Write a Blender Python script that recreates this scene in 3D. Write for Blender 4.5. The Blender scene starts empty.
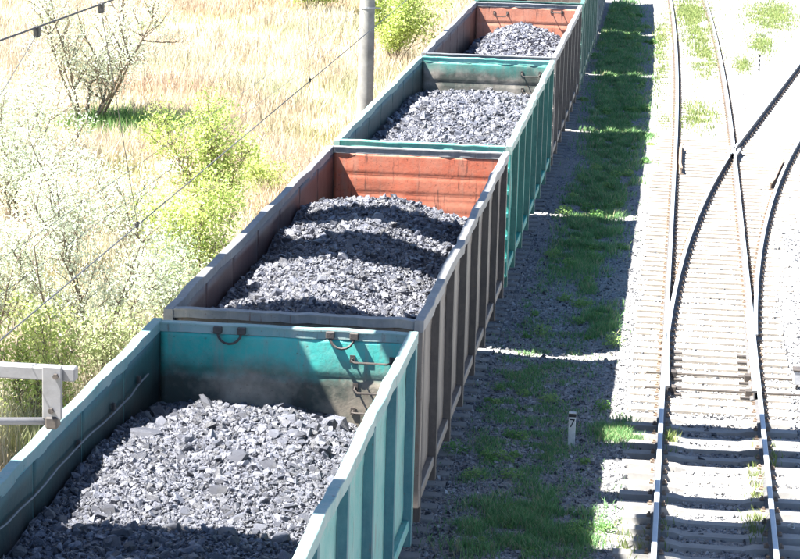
import bpy, bmesh, math, random
import numpy as np
from mathutils import Vector, Matrix
random.seed(11); RNG = np.random.default_rng(5)
scene = bpy.context.scene
COL = scene.collection
PI = math.pi

# ------------------------------------------------------------------ camera
PITCH, YAW, ROLL = 0.20625, 0.11371, 0.02576
fwd = Vector((-math.sin(YAW)*math.cos(PITCH), math.cos(YAW)*math.cos(PITCH), -math.sin(PITCH)))
right = Vector((math.cos(YAW), math.sin(YAW), 0))
up = right.cross(fwd)
r2 = math.cos(ROLL)*right + math.sin(ROLL)*up
u2 = -math.sin(ROLL)*right + math.cos(ROLL)*up
cam = bpy.data.cameras.new('camera')
cam.sensor_width = 36.0; cam.lens = 36.0*2424.3/800.0
cam.clip_start = 0.5; cam.clip_end = 3000
camo = bpy.data.objects.new('camera', cam); COL.objects.link(camo)
m = Matrix((r2, u2, -fwd)).transposed().to_4x4()
m.translation = Vector((4.4354, 0, 9.8276))
camo.matrix_world = m
scene.camera = camo

# ------------------------------------------------------------------ light
SUN = Vector((0.54, 0.20, -1.0)).normalized()          # the way the sunlight travels
w = bpy.data.worlds.new('World'); scene.world = w; w.use_nodes = True
nt = w.node_tree
sky = nt.nodes.new('ShaderNodeTexSky'); sky.sky_type = 'NISHITA'; sky.sun_disc = False
sky.sun_elevation = math.asin(-SUN.z); sky.sun_rotation = math.atan2(-SUN.x, -SUN.y)
sky.air_density = 0.78; sky.dust_density = 0.0; sky.ozone_density = 3.0
bg = nt.nodes['Background']; bg.inputs['Strength'].default_value = 0.05
nt.links.new(sky.outputs[0], bg.inputs['Color'])
sl = bpy.data.lights.new('sun', 'SUN'); sl.energy = 5.0; sl.angle = math.radians(0.5); sl.color = (1.0, 0.965, 0.90)
so = bpy.data.objects.new('sun', sl); COL.objects.link(so)
so.rotation_euler = SUN.to_track_quat('-Z', 'Y').to_euler()
scene.view_settings.view_transform = 'Standard'
scene.view_settings.look = 'None'
scene.view_settings.gamma = 1.0
scene.view_settings.exposure = 2.42

# ------------------------------------------------------------------ materials
class NT:
    """small helper round one material's node tree"""
    def __init__(s, name):
        s.m = bpy.data.materials.new(name); s.m.use_nodes = True
        s.t = s.m.node_tree; s.b = s.t.nodes['Principled BSDF']
    def n(s, typ, **kw):
        x = s.t.nodes.new(typ)
        for k, v in kw.items():
            if k.startswith('i_'):
                key = k[2:]
                x.inputs[int(key) if key.isdigit() else key].default_value = v
            else: setattr(x, k, v)
        return x
    def l(s, a, b): s.t.links.new(a, b)
    def coords(s, scale=(1, 1, 1), rand=True):
        tc = s.n('ShaderNodeTexCoord'); mp = s.n('ShaderNodeMapping')
        mp.inputs['Scale'].default_value = scale
        s.l(tc.outputs['Object'], mp.inputs['Vector'])
        if rand:
            oi = s.n('ShaderNodeObjectInfo'); mu = s.n('ShaderNodeMath', operation='MULTIPLY', i_1=57.0)
            s.l(oi.outputs['Random'], mu.inputs[0]); cb = s.n('ShaderNodeCombineXYZ')
            for k in range(3): s.l(mu.outputs[0], cb.inputs[k])
            s.l(cb.outputs[0], mp.inputs['Location'])
        return mp.outputs[0]
    def noise(s, vec, scale, detail=4, rough=0.6, out='Fac'):
        x = s.n('ShaderNodeTexNoise'); x.inputs['Scale'].default_value = scale
        x.inputs['Detail'].default_value = detail; x.inputs['Roughness'].default_value = rough
        s.l(vec, x.inputs['Vector']); return x.outputs[out]
    def ramp(s, fac, p0, p1, c0=(0, 0, 0, 1), c1=(1, 1, 1, 1)):
        x = s.n('ShaderNodeValToRGB'); e = x.color_ramp.elements
        e[0].position = p0; e[1].position = p1; e[0].color = c0; e[1].color = c1
        s.l(fac, x.inputs[0]); return x.outputs[0]
    def mix(s, fac, a, b, mode='MIX'):
        x = s.n('ShaderNodeMix', data_type='RGBA', blend_type=mode)
        for sock, v in ((x.inputs[0], fac), (x.inputs[6], a), (x.inputs[7], b)):
            if hasattr(v, 'is_linked') or hasattr(v, 'links'): s.l(v, sock)
            elif isinstance(v, (int, float)): sock.default_value = v
            else: sock.default_value = (*v[:3], 1)
        return x.outputs[2]
    def bump(s, h, strength=0.3, dist=0.02):
        x = s.n('ShaderNodeBump'); x.inputs['Strength'].default_value = strength; x.inputs['Distance'].default_value = dist
        s.l(h, x.inputs['Height']); s.l(x.outputs[0], s.b.inputs['Normal'])
    def done(s, col, rough=0.6, metal=0.0, spec=0.5):
        if hasattr(col, 'links'): s.l(col, s.b.inputs['Base Color'])
        else: s.b.inputs['Base Color'].default_value = (*col[:3], 1)
        s.b.inputs['Roughness'].default_value = rough; s.b.inputs['Metallic'].default_value = metal
        s.b.inputs['Specular IOR Level'].default_value = spec
        return s.m

def paint(name, base, faded, rust=(0.13, 0.055, 0.03), rust_amt=0.5, dust=(0.3, 0.27, 0.23), dust_amt=0.5, zdust=None, rough=0.55, zcol=(0.25, 0.20, 0.16)):
    """weathered wagon paint: fading, dust film, rust spots and run streaks, optional lower zone of grime, deepened with shade on the side walls"""
    t = NT(name); v = t.coords(); vs = t.coords((5, 5, 0.5))
    c = t.mix(t.ramp(t.noise(v, 1.3, 5), 0.38, 0.66), base, faded)
    c = t.mix(t.ramp(t.noise(vs, 1.6, 4), 0.62-0.18*dust_amt, 0.86), c, dust)
    c = t.mix(t.ramp(t.noise(v, 9, 6, 0.7), 0.44, 0.9, c1=(0.55, 0.55, 0.55, 1)), c, dust)
    if zdust:
        tc = t.n('ShaderNodeTexCoord'); sp = t.n('ShaderNodeSeparateXYZ'); t.l(tc.outputs['Object'], sp.inputs[0])
        nz = t.n('ShaderNodeMath', operation='MULTIPLY_ADD', i_1=0.55, i_2=-0.27); t.l(t.noise(v, 1.5, 6, 0.65), nz.inputs[0])
        ad = t.n('ShaderNodeMath', operation='ADD'); t.l(sp.outputs[2], ad.inputs[0]); t.l(nz.outputs[0], ad.inputs[1])
        mr = t.n('ShaderNodeMapRange', i_1=zdust[0], i_2=zdust[1], i_3=0.92, i_4=0.0); t.l(ad.outputs[0], mr.inputs[0])
        zc = t.mix(t.ramp(t.noise(v, 1.1, 6, 0.6), 0.30, 0.54), zcol, tuple(x*0.13 for x in zcol))
        c = t.mix(mr.outputs[0], c, zc)
    rm = t.ramp(t.noise(vs, 2.6, 7, 0.72), 0.70-0.14*rust_amt, 0.80-0.12*rust_amt)
    c = t.mix(rm, c, rust)
    sm = t.ramp(t.noise(v, 22, 4, 0.7), 0.66-0.05*rust_amt, 0.74)
    c = t.mix(sm, c, tuple(x*0.6 for x in rust))
    t.bump(t.noise(v, 14, 5, 0.65), 0.35, 0.012)
    return t.done(c, rough)

def plain(name, a, b, scale=6, rough=0.7, metal=0.0, bump=0.3, dist=0.01, spec=0.4):
    t = NT(name); v = t.coords()
    c = t.mix(t.ramp(t.noise(v, scale, 6, 0.65), 0.35, 0.68), a, b)
    if name == 'stone':
        gi = t.n('ShaderNodeNewGeometry'); c = t.mix(t.ramp(gi.outputs['Random Per Island'], 0.05, 0.5), (0.06, 0.062, 0.07), c)
    t.bump(t.noise(v, scale*4, 5, 0.65), bump, dist)
    return t.done(c, rough, metal, spec)

def attr_mat(name, rough=0.6, trans=0.0, spec=0.3):
    """colour per blade or leaf from the mesh's own colour attribute, thin and a little translucent"""
    t = NT(name); a = t.n('ShaderNodeAttribute', attribute_name='Col')
    t.done(a.outputs['Color'], rough, 0, spec)
    if trans:
        tr = t.n('ShaderNodeBsdfTranslucent'); t.l(a.outputs['Color'], tr.inputs[0])
        mx = t.n('ShaderNodeMixShader'); mx.inputs[0].default_value = trans
        t.l(t.b.outputs[0], mx.inputs[1]); t.l(tr.outputs[0], mx.inputs[2])
        t.l(mx.outputs[0], t.t.nodes['Material Output'].inputs['Surface'])
    return t.m

def coal_mat():
    t = NT('coal'); v = t.coords()
    oi = t.n('ShaderNodeNewGeometry')
    c = t.mix(t.ramp(t.noise(v, 7, 5), 0.3, 0.7), (0.056, 0.059, 0.078), (0.098, 0.104, 0.135))
    c = t.mix(t.ramp(oi.outputs['Random Per Island'], 0.05, 0.55), (0.030, 0.031, 0.040), c)
    c = t.mix(t.ramp(oi.outputs['Random Per Island'], 0.6, 1.0), c, (0.17, 0.178, 0.22))
    c = t.mix(t.ramp(t.noise(v, 55, 6, 0.75), 0.5, 0.75), c, (0.035, 0.036, 0.045))
    t.bump(t.noise(v, 30, 6, 0.75), 0.8, 0.02)
    return t.done(c, 0.42, 0, 1.0)

def gravel_mat(name, a, b, c3, rust_tint=False, grain=26):
    t = NT(name); v = t.coords(rand=False)
    vo = t.n('ShaderNodeTexVoronoi'); vo.inputs['Scale'].default_value = grain; t.l(v, vo.inputs['Vector'])
    sp = t.n('ShaderNodeSeparateColor'); t.l(vo.outputs['Color'], sp.inputs[0])
    c = t.mix(sp.outputs[0], a, b)
    c = t.mix(t.ramp(t.noise(v, 0.7, 6, 0.65), 0.42, 0.68), c, c3)
    de = t.ramp(vo.outputs['Distance'], 0.2, 0.75, (1, 1, 1, 1), (0.0, 0.0, 0.0, 1))
    t.bump(de, 0.9, 0.03)
    return t.done(c, 0.85, 0, 0.3)

M = {}
M['coal'] = coal_mat()
M['ballast'] = gravel_mat('ballast', (0.09, 0.097, 0.112), (0.47, 0.46, 0.455), (0.37, 0.345, 0.32))
M['stone'] = plain('stone', (0.20, 0.21, 0.23), (0.48, 0.475, 0.47), 3)
M['soil'] = gravel_mat('soil', (0.42, 0.34, 0.22), (0.50, 0.42, 0.29), (0.40, 0.40, 0.20), grain=14)
M['rail_side'] = plain('rail_side', (0.085, 0.085, 0.092), (0.13, 0.125, 0.125), 5, 0.7)
M['rail_top'] = plain('rail_top', (0.42, 0.47, 0.53), (0.50, 0.55, 0.61), 2, 0.4, 0.0, 0.05)
M['concrete'] = plain('concrete', (0.36, 0.35, 0.33), (0.27, 0.26, 0.25), 3, 0.85)
M['timber'] = plain('timber', (0.37, 0.34, 0.30), (0.25, 0.225, 0.195), 5, 0.85)
M['pole'] = plain('pole_concrete', (0.30, 0.295, 0.28), (0.17, 0.165, 0.16), 2.2, 0.85)
M['galv'] = plain('galvanised_steel', (0.42, 0.43, 0.46), (0.30, 0.31, 0.33), 8, 0.5, 0.2, 0.1)
M['bracket'] = plain('bracket_steel', (0.20, 0.20, 0.215), (0.15, 0.15, 0.16), 8, 0.5, 0.1, 0.1)
M['dark_steel'] = plain('dark_steel', (0.045, 0.04, 0.04), (0.09, 0.075, 0.065), 9, 0.65)
M['wire'] = plain('wire', (0.10, 0.10, 0.11), (0.14, 0.14, 0.15), 4, 0.5, 0.5, 0.0)
M['wire_black'] = plain('wire_black', (0.03, 0.03, 0.035), (0.04, 0.04, 0.045), 4, 0.6, 0.0, 0.0)
M['white_paint'] = plain('white_paint', (0.72, 0.72, 0.70), (0.5, 0.5, 0.48), 10, 0.7)
M['black_paint'] = plain('black_paint', (0.02, 0.02, 0.022), (0.035, 0.035, 0.035), 10, 0.6)
M['rust_iron'] = plain('rust_iron', (0.30, 0.23, 0.17), (0.16, 0.12, 0.10), 9, 0.8)
M['bark'] = plain('bark', (0.12, 0.09, 0.07), (0.22, 0.185, 0.15), 9, 0.9)
M['leaf'] = attr_mat('leaf', 0.55, 0.35)
M['grass'] = attr_mat('grass', 0.6, 0.4)

# ------------------------------------------------------------------ mesh helpers
def link(o, parent=None):
    COL.objects.link(o)
    if parent: o.parent = parent
    return o
def tag(o, label=None, cat=None, group=None, kind=None):
    if label: o['label'] = label
    if cat: o['category'] = cat
    if group: o['group'] = group
    if kind: o['kind'] = kind
    return o
def empty(name, loc=(0, 0, 0), rz=0.0):
    o = bpy.data.objects.new(name, None); o.empty_display_size = 0.3
    o.location = loc; o.rotation_euler = (0, 0, rz); return link(o)
def obj(name, mesh, parent=None, loc=(0, 0, 0), rz=0.0):
    o = bpy.data.objects.new(name, mesh); o.location = loc; o.rotation_euler = (0, 0, rz)
    return link(o, parent)
def smooth(me, ang=None):
    me.polygons.foreach_set('use_smooth', [True]*len(me.polygons)); return me

class MB:
    def __init__(s): s.v = []; s.f = []; s.mi = []
    def add(s, v, f, mi=0):
        o = len(s.v); s.v += [tuple(p) for p in v]; s.f += [tuple(i+o for i in q) for q in f]; s.mi += [mi]*len(f)
    def box(s, x0, x1, y0, y1, z0, z1, mi=0, bev=0.0):
        if bev <= 0:
            v = [(x, y, z) for z in (z0, z1) for y in (y0, y1) for x in (x0, x1)]
            s.add(v, [(0, 2, 3, 1), (4, 5, 7, 6), (0, 1, 5, 4), (2, 6, 7, 3), (0, 4, 6, 2), (1, 3, 7, 5)], mi); return
        bm = bmesh.new(); bmesh.ops.create_cube(bm, size=1)
        for p in bm.verts: p.co = Vector(((x0+x1)/2+p.co.x*(x1-x0), (y0+y1)/2+p.co.y*(y1-y0), (z0+z1)/2+p.co.z*(z1-z0)))
        bmesh.ops.bevel(bm, geom=list(bm.edges), offset=bev, segments=1, affect='EDGES')
        bm.verts.index_update()
        s.add([p.co[:] for p in bm.verts], [[q.index for q in f.verts] for f in bm.faces], mi); bm.free()
    def tube(s, pts, r, n=6, mi=0, cap=True, r1=None):
        pts = [Vector(p) for p in pts]; k = len(pts); base = len(s.v); prev = None
        for i, p in enumerate(pts):
            d = (pts[min(i+1, k-1)]-pts[max(i-1, 0)]).normalized()
            ref = prev if prev else (Vector((0, 0, 1)) if abs(d.z) < 0.9 else Vector((1, 0, 0)))
            a = d.cross(ref).normalized(); b = a.cross(d).normalized(); prev = b
            rr = r if r1 is None else r+(r1-r)*i/max(1, k-1)
            for j in range(n):
                q = 2*PI*j/n; s.v.append(tuple(p+a*(rr*math.cos(q))+b*(rr*math.sin(q))))
        for i in range(k-1):
            for j in range(n):
                s.f.append((base+i*n+j, base+i*n+(j+1) % n, base+(i+1)*n+(j+1) % n, base+(i+1)*n+j)); s.mi.append(mi)
        if cap:
            s.f.append(tuple(base+j for j in reversed(range(n)))); s.mi.append(mi)
            s.f.append(tuple(base+(k-1)*n+j for j in range(n))); s.mi.append(mi)
    def prism(s, prof, path, mi=0):
        """closed profile [(x,z)...] extruded along path of (x,y,z) offsets; cuts stand across y"""
        n = len(prof); base = len(s.v)
        for (px, py, pz) in path:
            s.v += [(px+a, py, pz+b) for a, b in prof]
        for i in range(len(path)-1):
            for j in range(n):
                s.f.append((base+i*n+j, base+(i+1)*n+j, base+(i+1)*n+(j+1) % n, base+i*n+(j+1) % n))
                s.mi.append(mi if isinstance(mi, int) else mi[j])
        s.f.append(tuple(base+j for j in range(n))); s.mi.append(0)
        s.f.append(tuple(base+(len(path)-1)*n+j for j in reversed(range(n)))); s.mi.append(0)
    def mesh(s, name, mats, sm=False):
        me = bpy.data.meshes.new(name); me.from_pydata(s.v, [], s.f)
        for q in (mats if isinstance(mats, (list, tuple)) else [mats]): me.materials.append(q)
        me.polygons.foreach_set('material_index', s.mi)
        me.update()
        if sm: smooth(me)
        return me
    def build(s, name, mats, parent=None, loc=(0, 0, 0), rz=0.0, sm=False):
        return obj(name, s.mesh(name, mats, sm), parent, loc, rz)

def arr_mesh(name, V, F, mat, col=None):
    """big triangle or quad mesh from numpy arrays"""
    me = bpy.data.meshes.new(name); n = F.shape[1]
    me.vertices.add(len(V)); me.vertices.foreach_set('co', np.ascontiguousarray(V, dtype=np.float32).ravel())
    me.loops.add(F.size); me.loops.foreach_set('vertex_index', F.astype(np.int32).ravel())
    me.polygons.add(len(F)); me.polygons.foreach_set('loop_start', np.arange(0, F.size, n, dtype=np.int32))
    me.polygons.foreach_set('use_smooth', [False]*len(F)); me.update(calc_edges=True); me.materials.append(mat)
    if col is not None:
        a = me.color_attributes.new('Col', 'FLOAT_COLOR', 'POINT')
        c4 = np.ones((len(V), 4), np.float32); c4[:, :3] = col; a.data.foreach_set('color', c4.ravel())
    return me

def vnoise(x, y, seed=0, s=1.0):
    """smooth 2-D value noise on arrays"""
    x = np.asarray(x, float)*s; y = np.asarray(y, float)*s
    xi = np.floor(x).astype(int); yi = np.floor(y).astype(int); fx = x-xi; fy = y-yi
    fx = fx*fx*(3-2*fx); fy = fy*fy*(3-2*fy)
    def h(a, b):
        q = np.sin(a*127.1+b*311.7+seed*74.7)*43758.5453; return q-np.floor(q)
    return (h(xi, yi)*(1-fx)+h(xi+1, yi)*fx)*(1-fy)+(h(xi, yi+1)*(1-fx)+h(xi+1, yi+1)*fx)*fy

# ------------------------------------------------------------------ setting: ground, ballast
def bend(y):                      # the line bends gently left far off
    return -0.00027*max(0.0, y-65.0)**2

def make_ground():
    xs = np.concatenate([[-900, -300, -100, -50], np.arange(-30, 16, 1.0), [25, 60, 200, 900]])
    ys = np.concatenate([[-60, 0, 20], np.arange(28, 122, 1.0), [135, 170, 260, 500, 1200, 2500]])
    X, Y = np.meshgrid(xs, ys); Z = -0.66+0.10*(vnoise(X, Y, 3, 0.35)-0.5)+0.25*(vnoise(X, Y, 4, 0.09)-0.5)
    Z = np.where(X > -3.5, -0.66, Z)
    V = np.stack([X, Y, Z], -1).reshape(-1, 3); nx = len(xs); ny = len(ys)
    i = np.arange((nx-1)*(ny-1)); a = (i//(nx-1))*nx+i % (nx-1)
    me = arr_mesh('ground', V, np.stack([a, a+1, a+nx+1, a+nx], 1), M['soil']); smooth(me)
    tag(obj('ground', me), kind='structure')
make_ground()

def bed_z(x, y):
    z = -0.215+0*x
    z = z-0.065*(np.abs(x-5.177) < 1.25)*(np.asarray(y) < 38.2)-0.02*(np.abs(x-5.177) < 1.25)*(np.asarray(y) >= 38.2)
    z = z-0.06*np.exp(-((x-2.7)/0.7)**2)          # shallow drain between the tracks
    return z+0.035*(vnoise(x, y, 8, 1.6)-0.5)+0.02*(vnoise(x, y, 9, 6)-0.5)
def make_bed():
    xs = np.concatenate([[-3.6, -3.0, -2.4], np.arange(-2.0, 8.6, 0.2), [9.5, 11, 13, 16, 22, 40]])
    ys = np.concatenate([np.arange(-10, 28, 4), np.arange(28, 60, 0.2), np.arange(60, 124, 0.8), [140, 170, 220, 300]])
    X, Y = np.meshgrid(xs, ys); Z = bed_z(X, Y)
    Z = np.where(X < -3.3, -0.80, np.where(X < -2.7, -0.55, Z))
    Xb = X-0.00027*np.maximum(0, np.minimum(Y, 150)-65)**2
    V = np.stack([Xb, Y, Z], -1).reshape(-1, 3); nx = len(xs); ny = len(ys)
    i = np.arange((nx-1)*(ny-1)); a = (i//(nx-1))*nx+i % (nx-1)
    me = arr_mesh('ballast_bed', V, np.stack([a, a+1, a+nx+1, a+nx], 1), M['ballast']); smooth(me)
    tag(obj('ballast_bed', me), kind='structure')
make_bed()

# ------------------------------------------------------------------ tracks
RAIL = [(-0.070, -0.180), (0.070, -0.180), (0.070, -0.168), (0.012, -0.150), (0.012, -0.045), (0.036, -0.034), (0.036, -0.006), (0.026, 0.0),
        (-0.026, 0.0), (-0.036, -0.006), (-0.036, -0.034), (-0.012, -0.045), (-0.012, -0.150), (-0.070, -0.168)]
RMI = [0, 0, 0, 0, 0, 0, 1, 1, 1, 0, 0, 0, 0, 0]
def rail(parent, fx, y0, y1, name='rail', step=1.0, dz=0.0, mats=None):
    n = max(2, int((y1-y0)/step)+1); mb = MB()
    mb.prism(RAIL, [(fx(y), y, dz) for y in np.linspace(y0, y1, n)], RMI)
    return mb.build(name, mats or [M['rail_side'], M['rail_top']], parent)
HG = 0.792                                       # half distance between rail centre lines
TX = 5.177                                       # centre of the right hand track
KD = 0.00213; YT = 39.0
def dv(y):                                        # sideways offset of the diverging track
    if y < YT: return 0.0
    if y < 68: return KD*(y-YT)**2
    return KD*29**2+2*KD*29*(y-68)

def sleeper_mesh(length, wood=False):
    mb = MB(); h = length/2
    if wood: mb.box(-h, h, -0.125, 0.125, -0.36, -0.184, 0, 0.012)
    else:
        st = [(-h, 0.0), (-1.0, 0.0), (-0.55, -0.012), (-0.4, -0.05), (0.4, -0.05), (0.55, -0.012), (1.0, 0.0), (h, 0.0)]
        base = 0; v = []; f = []
        for x, d in st:
            wv = 0.14+d*0.4
            v += [(x, -wv, -0.36), (x, -wv*0.78, -0.186+d), (x, wv*0.78, -0.186+d), (x, wv, -0.36)]
        for i in range(len(st)-1):
            for j in range(4): f.append((i*4+j, i*4+(j+1) % 4, i*4+4+(j+1) % 4, i*4+4+j))
        f += [(3, 2, 1, 0), tuple(len(v)-4+j for j in range(4))]
        mb.add(v, f)
    return mb.mesh('sleeper', M['timber'] if wood else M['concrete'])

def fasteners(parent, spots):
    """chairs, clips and bolt heads beside the rails, tiny and alike"""
    mb = MB()
    for x, y, z in spots:
        for s in (-1, 1):
            mb.box(x+s*0.095-0.035, x+s*0.095+0.035, y-0.05, y+0.05, z-0.186, z-0.162)
            mb.box(x+s*0.095-0.016, x+s*0.095+0.016, y-0.018, y+0.018, z-0.163, z-0.128)
    tag(mb.build('rail_fastening', M['rust_iron'], parent), kind='stuff')

track = tag(empty('railway_track', (0, 0, 0)), kind='structure')
rail(track, lambda y: TX-HG+bend(y), 24, 125); rail(track, lambda y: TX+HG+bend(y), 24, 64.2)
rail(track, lambda y: TX+HG+bend(y), 66.6, 125)
sm_c = sleeper_mesh(2.7); spots = []; rr = random.Random(3)
wood_m = {}
y = 24.3
while y < 124:
    intur = 38.4 < y < 69.5
    if intur:
        ext = round(dv(y)/0.35)*0.35
        ln = 2.75+ext
        if ln not in wood_m: wood_m[ln] = sleeper_mesh(ln, True)
        obj('sleeper', wood_m[ln], track, (TX+ext/2+bend(y)+rr.uniform(-.03, .03), y, rr.uniform(-.006, .006)), rr.uniform(-.006, .006))
    else:
        obj('sleeper', sm_c, track, (TX+bend(y)+rr.uniform(-.02, .02), y, rr.uniform(-.008, .004)), rr.uniform(-.008, .008))
    spots += [(TX-HG+bend(y), y, 0), (TX+HG+bend(y), y, 0)]
    y += 0.50 if intur else 0.545
fasteners(track, spots)

turn = tag(empty('turnout_track', (0, 0, 0)), kind='structure')
LB = lambda y: TX-HG+dv(y); RB = lambda y: TX+HG+dv(y)
rail(turn, lambda y: LB(y)+0.075*max(0, 1-(y-YT)/4), 39.2, 64.4, 'switch_blade', 0.7)      # left blade and closure rail
rail(turn, lambda y: TX+HG-0.075, 39.2, 45.5, 'switch_blade', 0.7, -0.004)
rail(turn, lambda y: RB(y)+0.0, 43.4, 125, 'rail', 0.7)
rail(turn, LB, 66.7, 125, 'rail', 0.7)
# frog: vee nose and two wing rails
mb = MB()
for fx in (lambda y: TX+HG, LB):
    mb.prism(RAIL, [(fx(y), y, 0.002) for y in np.linspace(65.3, 66.68, 4)], RMI)
mb.prism(RAIL, [(TX+HG+(0.0 if y < 64.9 else (y-64.9)*0.11), y, 0.0) for y in np.linspace(64.21, 66.4, 5)], RMI)
mb.prism(RAIL, [(LB(y) if y < 64.9 else LB(64.9)+(y-64.9)*0.0, y, -0.002) for y in np.linspace(64.41, 66.4, 5)], RMI)
mb.build('frog', [M['rail_side'], M['rail_top']], turn)
rail(turn, lambda y: TX-HG+0.13+0.05*max(0, abs(y-64.6)-1.4), 62.4, 66.8, 'check_rail', 0.4, 0.01, [M['rust_iron'], M['rust_iron']])
rail(turn, lambda y: RB(y)-0.13-0.05*max(0, abs(y-62.8)-1.4), 60.6, 65.0, 'check_rail', 0.4, 0.01, [M['rust_iron'], M['rust_iron']])
y = 69.8; spots = []
while y < 124:
    obj('sleeper', sm_c, turn, (TX+dv(y), y, rr.uniform(-.008, .004)), -0.12)
    spots += [(LB(y), y, 0), (RB(y), y, 0)]; y += 0.545
y = 41.5
while y < 69.5: spots += [(LB(y), y, 0), (RB(y), y, 0)]; y += 0.5
fasteners(turn, spots)
mb = MB()                                         # stretcher rods with their brackets at the toe
for yy in (39.55, 40.6):
    mb.tube([(TX-HG-0.3, yy, -0.13), (TX+HG+0.9, yy, -0.13)], 0.02, 6)
    for s in (-1, 1): mb.box(TX+s*(HG-0.16)-0.06, TX+s*(HG-0.16)+0.06, yy-0.09, yy+0.09, -0.19, -0.08, 0, 0.01)
for k in range(7):                                # slide plates under the blades
    yy = 39.4+0.5*k
    for s in (-1, 1): mb.box(TX+s*(HG-0.17)-0.14, TX+s*(HG-0.17)+0.14, yy-0.06, yy+0.06, -0.186, -0.176)
mb.build('switch_rodding', M['dark_steel'], turn)

ttrack = tag(empty('train_track', (0, 0, 0)), kind='structure')
rail(ttrack, lambda y: -HG+bend(y), 0, 125); rail(ttrack, lambda y: HG+bend(y), 0, 125)
V0 = np.array([v.co[:] for v in sm_c.vertices]); VV = []; mb = MB(); F0 = [tuple(p.vertices) for p in sm_c.polygons]
for k in range(200): mb.add(V0+np.array([bend(12+0.55*k), 12+0.55*k, 0]), F0)
tag(mb.build('sleeper', M['concrete'], ttrack), kind='stuff')

# ------------------------------------------------------------------ rocks
def hull_rock(seed, n=13, flat=1.0):
    r = random.Random(seed); bm = bmesh.new()
    for k in range(n):
        v = Vector((r.gauss(0, 1), r.gauss(0, 1), r.gauss(0, 1))).normalized()
        v = Vector([math.copysign(abs(c)**0.72, c) for c in v])*r.uniform(0.8, 1.0)
        bm.verts.new((v.x, v.y*r.uniform(0.75, 1), v.z*flat))
    bmesh.ops.convex_hull(bm, input=list(bm.verts))
    loose = [v for v in bm.verts if not v.link_faces]
    bmesh.ops.delete(bm, geom=loose, context='VERTS')
    bmesh.ops.triangulate(bm, faces=list(bm.faces)); bmesh.ops.recalc_face_normals(bm, faces=list(bm.faces))
    bm.verts.index_update()
    V = np.array([v.co[:] for v in bm.verts]); F = np.array([[q.index for q in f.verts] for f in bm.faces]); bm.free()
    return V, F
ROCKS = [hull_rock(s, 20+s % 6, 0.5+0.09*(s % 6)) for s in range(18)]
BITS = [hull_rock(60+s, 13, 0.6+0.08*(s % 5)) for s in range(14)]
PEBB = [hull_rock(100+s, 7, 0.7) for s in range(6)]
def rand_rot(n):
    q = RNG.normal(size=(n, 4)); q /= np.linalg.norm(q, axis=1)[:, None]; a, b, c, d = q.T
    return np.stack([1-2*(c*c+d*d), 2*(b*c-a*d), 2*(b*d+a*c), 2*(b*c+a*d), 1-2*(b*b+d*d), 2*(c*d-a*b), 2*(b*d-a*c), 2*(c*d+a*b), 1-2*(b*b+c*c)], 1).reshape(n, 3, 3)
def scatter(name, P, S, lib, mat, parent=None, flatz=False):
    """many small stones joined into one mesh"""
    VV = []; FF = []; off = 0; pick = RNG.integers(0, len(lib), len(P)); R = rand_rot(len(P))
    for k, (v, f) in enumerate(lib):
        ix = np.where(pick == k)[0]
        if not len(ix): continue
        sc = S[ix, None, None]*RNG.uniform(0.6, 1.25, (len(ix), 1, 3))
        A = np.einsum('nij,nvj->nvi', R[ix], v[None]*sc)+P[ix][:, None]
        VV.append(A.reshape(-1, 3)); FF.append((f[None]+(np.arange(len(ix))*len(v))[:, None, None]+off).reshape(-1, 3)); off += len(ix)*len(v)
    return obj(name, arr_mesh(name, np.concatenate(VV), np.concatenate(FF), mat), parent)

# loose stones of the bed, real relief where the camera is nearest
n = 34000
Px = RNG.uniform(1.2, 8.0, n); Py = 29.5+RNG.beta(1, 1.8, n)*32
ok = np.ones(n, bool)
P = np.stack([Px, Py, bed_z(Px, Py)+RNG.uniform(-0.01, 0.012, n)], 1)[ok]
tag(scatter('ballast_stones', P, RNG.gamma(6, 0.0045, len(P))+0.008, PEBB, M['stone']), 'grey crushed stone ballast strewn between and beside the tracks', 'gravel', kind='stuff')

# ------------------------------------------------------------------ wagons
LEN = 13.31; HALF = LEN/2; ZB, ZT = 1.30, 3.385
def dent_fn(seed, w, h, n, amp):
    r = random.Random(seed); D = [(r.uniform(-w/2, w/2), r.uniform(0, h), r.uniform(0.05, 0.22), r.uniform(-amp, amp)) for _ in range(n)]
    return lambda x, z: sum(a*math.exp(-((x-p)**2+(z-q)**2)/(s*s)) for p, q, s, a in D)
def sheet(name, w, h, t, nx, nz, fin, mats, fout=None):
    """steel sheet standing on z=0: front (-y) face = inside of the wagon, back = outside"""
    mb = MB(); V = []
    for side in (0, 1):
        for j in range(nz+1):
            for i in range(nx+1):
                x = -w/2+w*i/nx; z = h*j/nz; d = fin(x, z) if (0 < i < nx and 0 < j < nz) else 0.0
                if side and fout and 0 < i < nx and 0 < j < nz: d = fout(x, z)
                V.append((x, d+(t if side else 0), z))
    N = (nx+1)*(nz+1); F = []; mi = []
    for j in range(nz):
        for i in range(nx):
            a = j*(nx+1)+i
            F.append((a, a+1, a+nx+2, a+nx+1)); mi.append(0)
            F.append((N+a, N+a+nx+1, N+a+nx+2, N+a+1)); mi.append(1)
    for j in range(nz):
        a = j*(nx+1); F.append((a, a+nx+1, N+a+nx+1, N+a)); mi.append(1)
        a += nx; F.append((a, N+a, N+a+nx+1, a+nx+1)); mi.append(1)
    for i in range(nx):
        F.append((i, N+i, N+i+1, i+1)); mi.append(1)
        a = nz*(nx+1)+i; F.append((a, a+1, N+a+1, N+a)); mi.append(1)
    mb.v = V; mb.f = F; mb.mi = mi
    return smooth(mb.mesh(name, mats))

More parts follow.
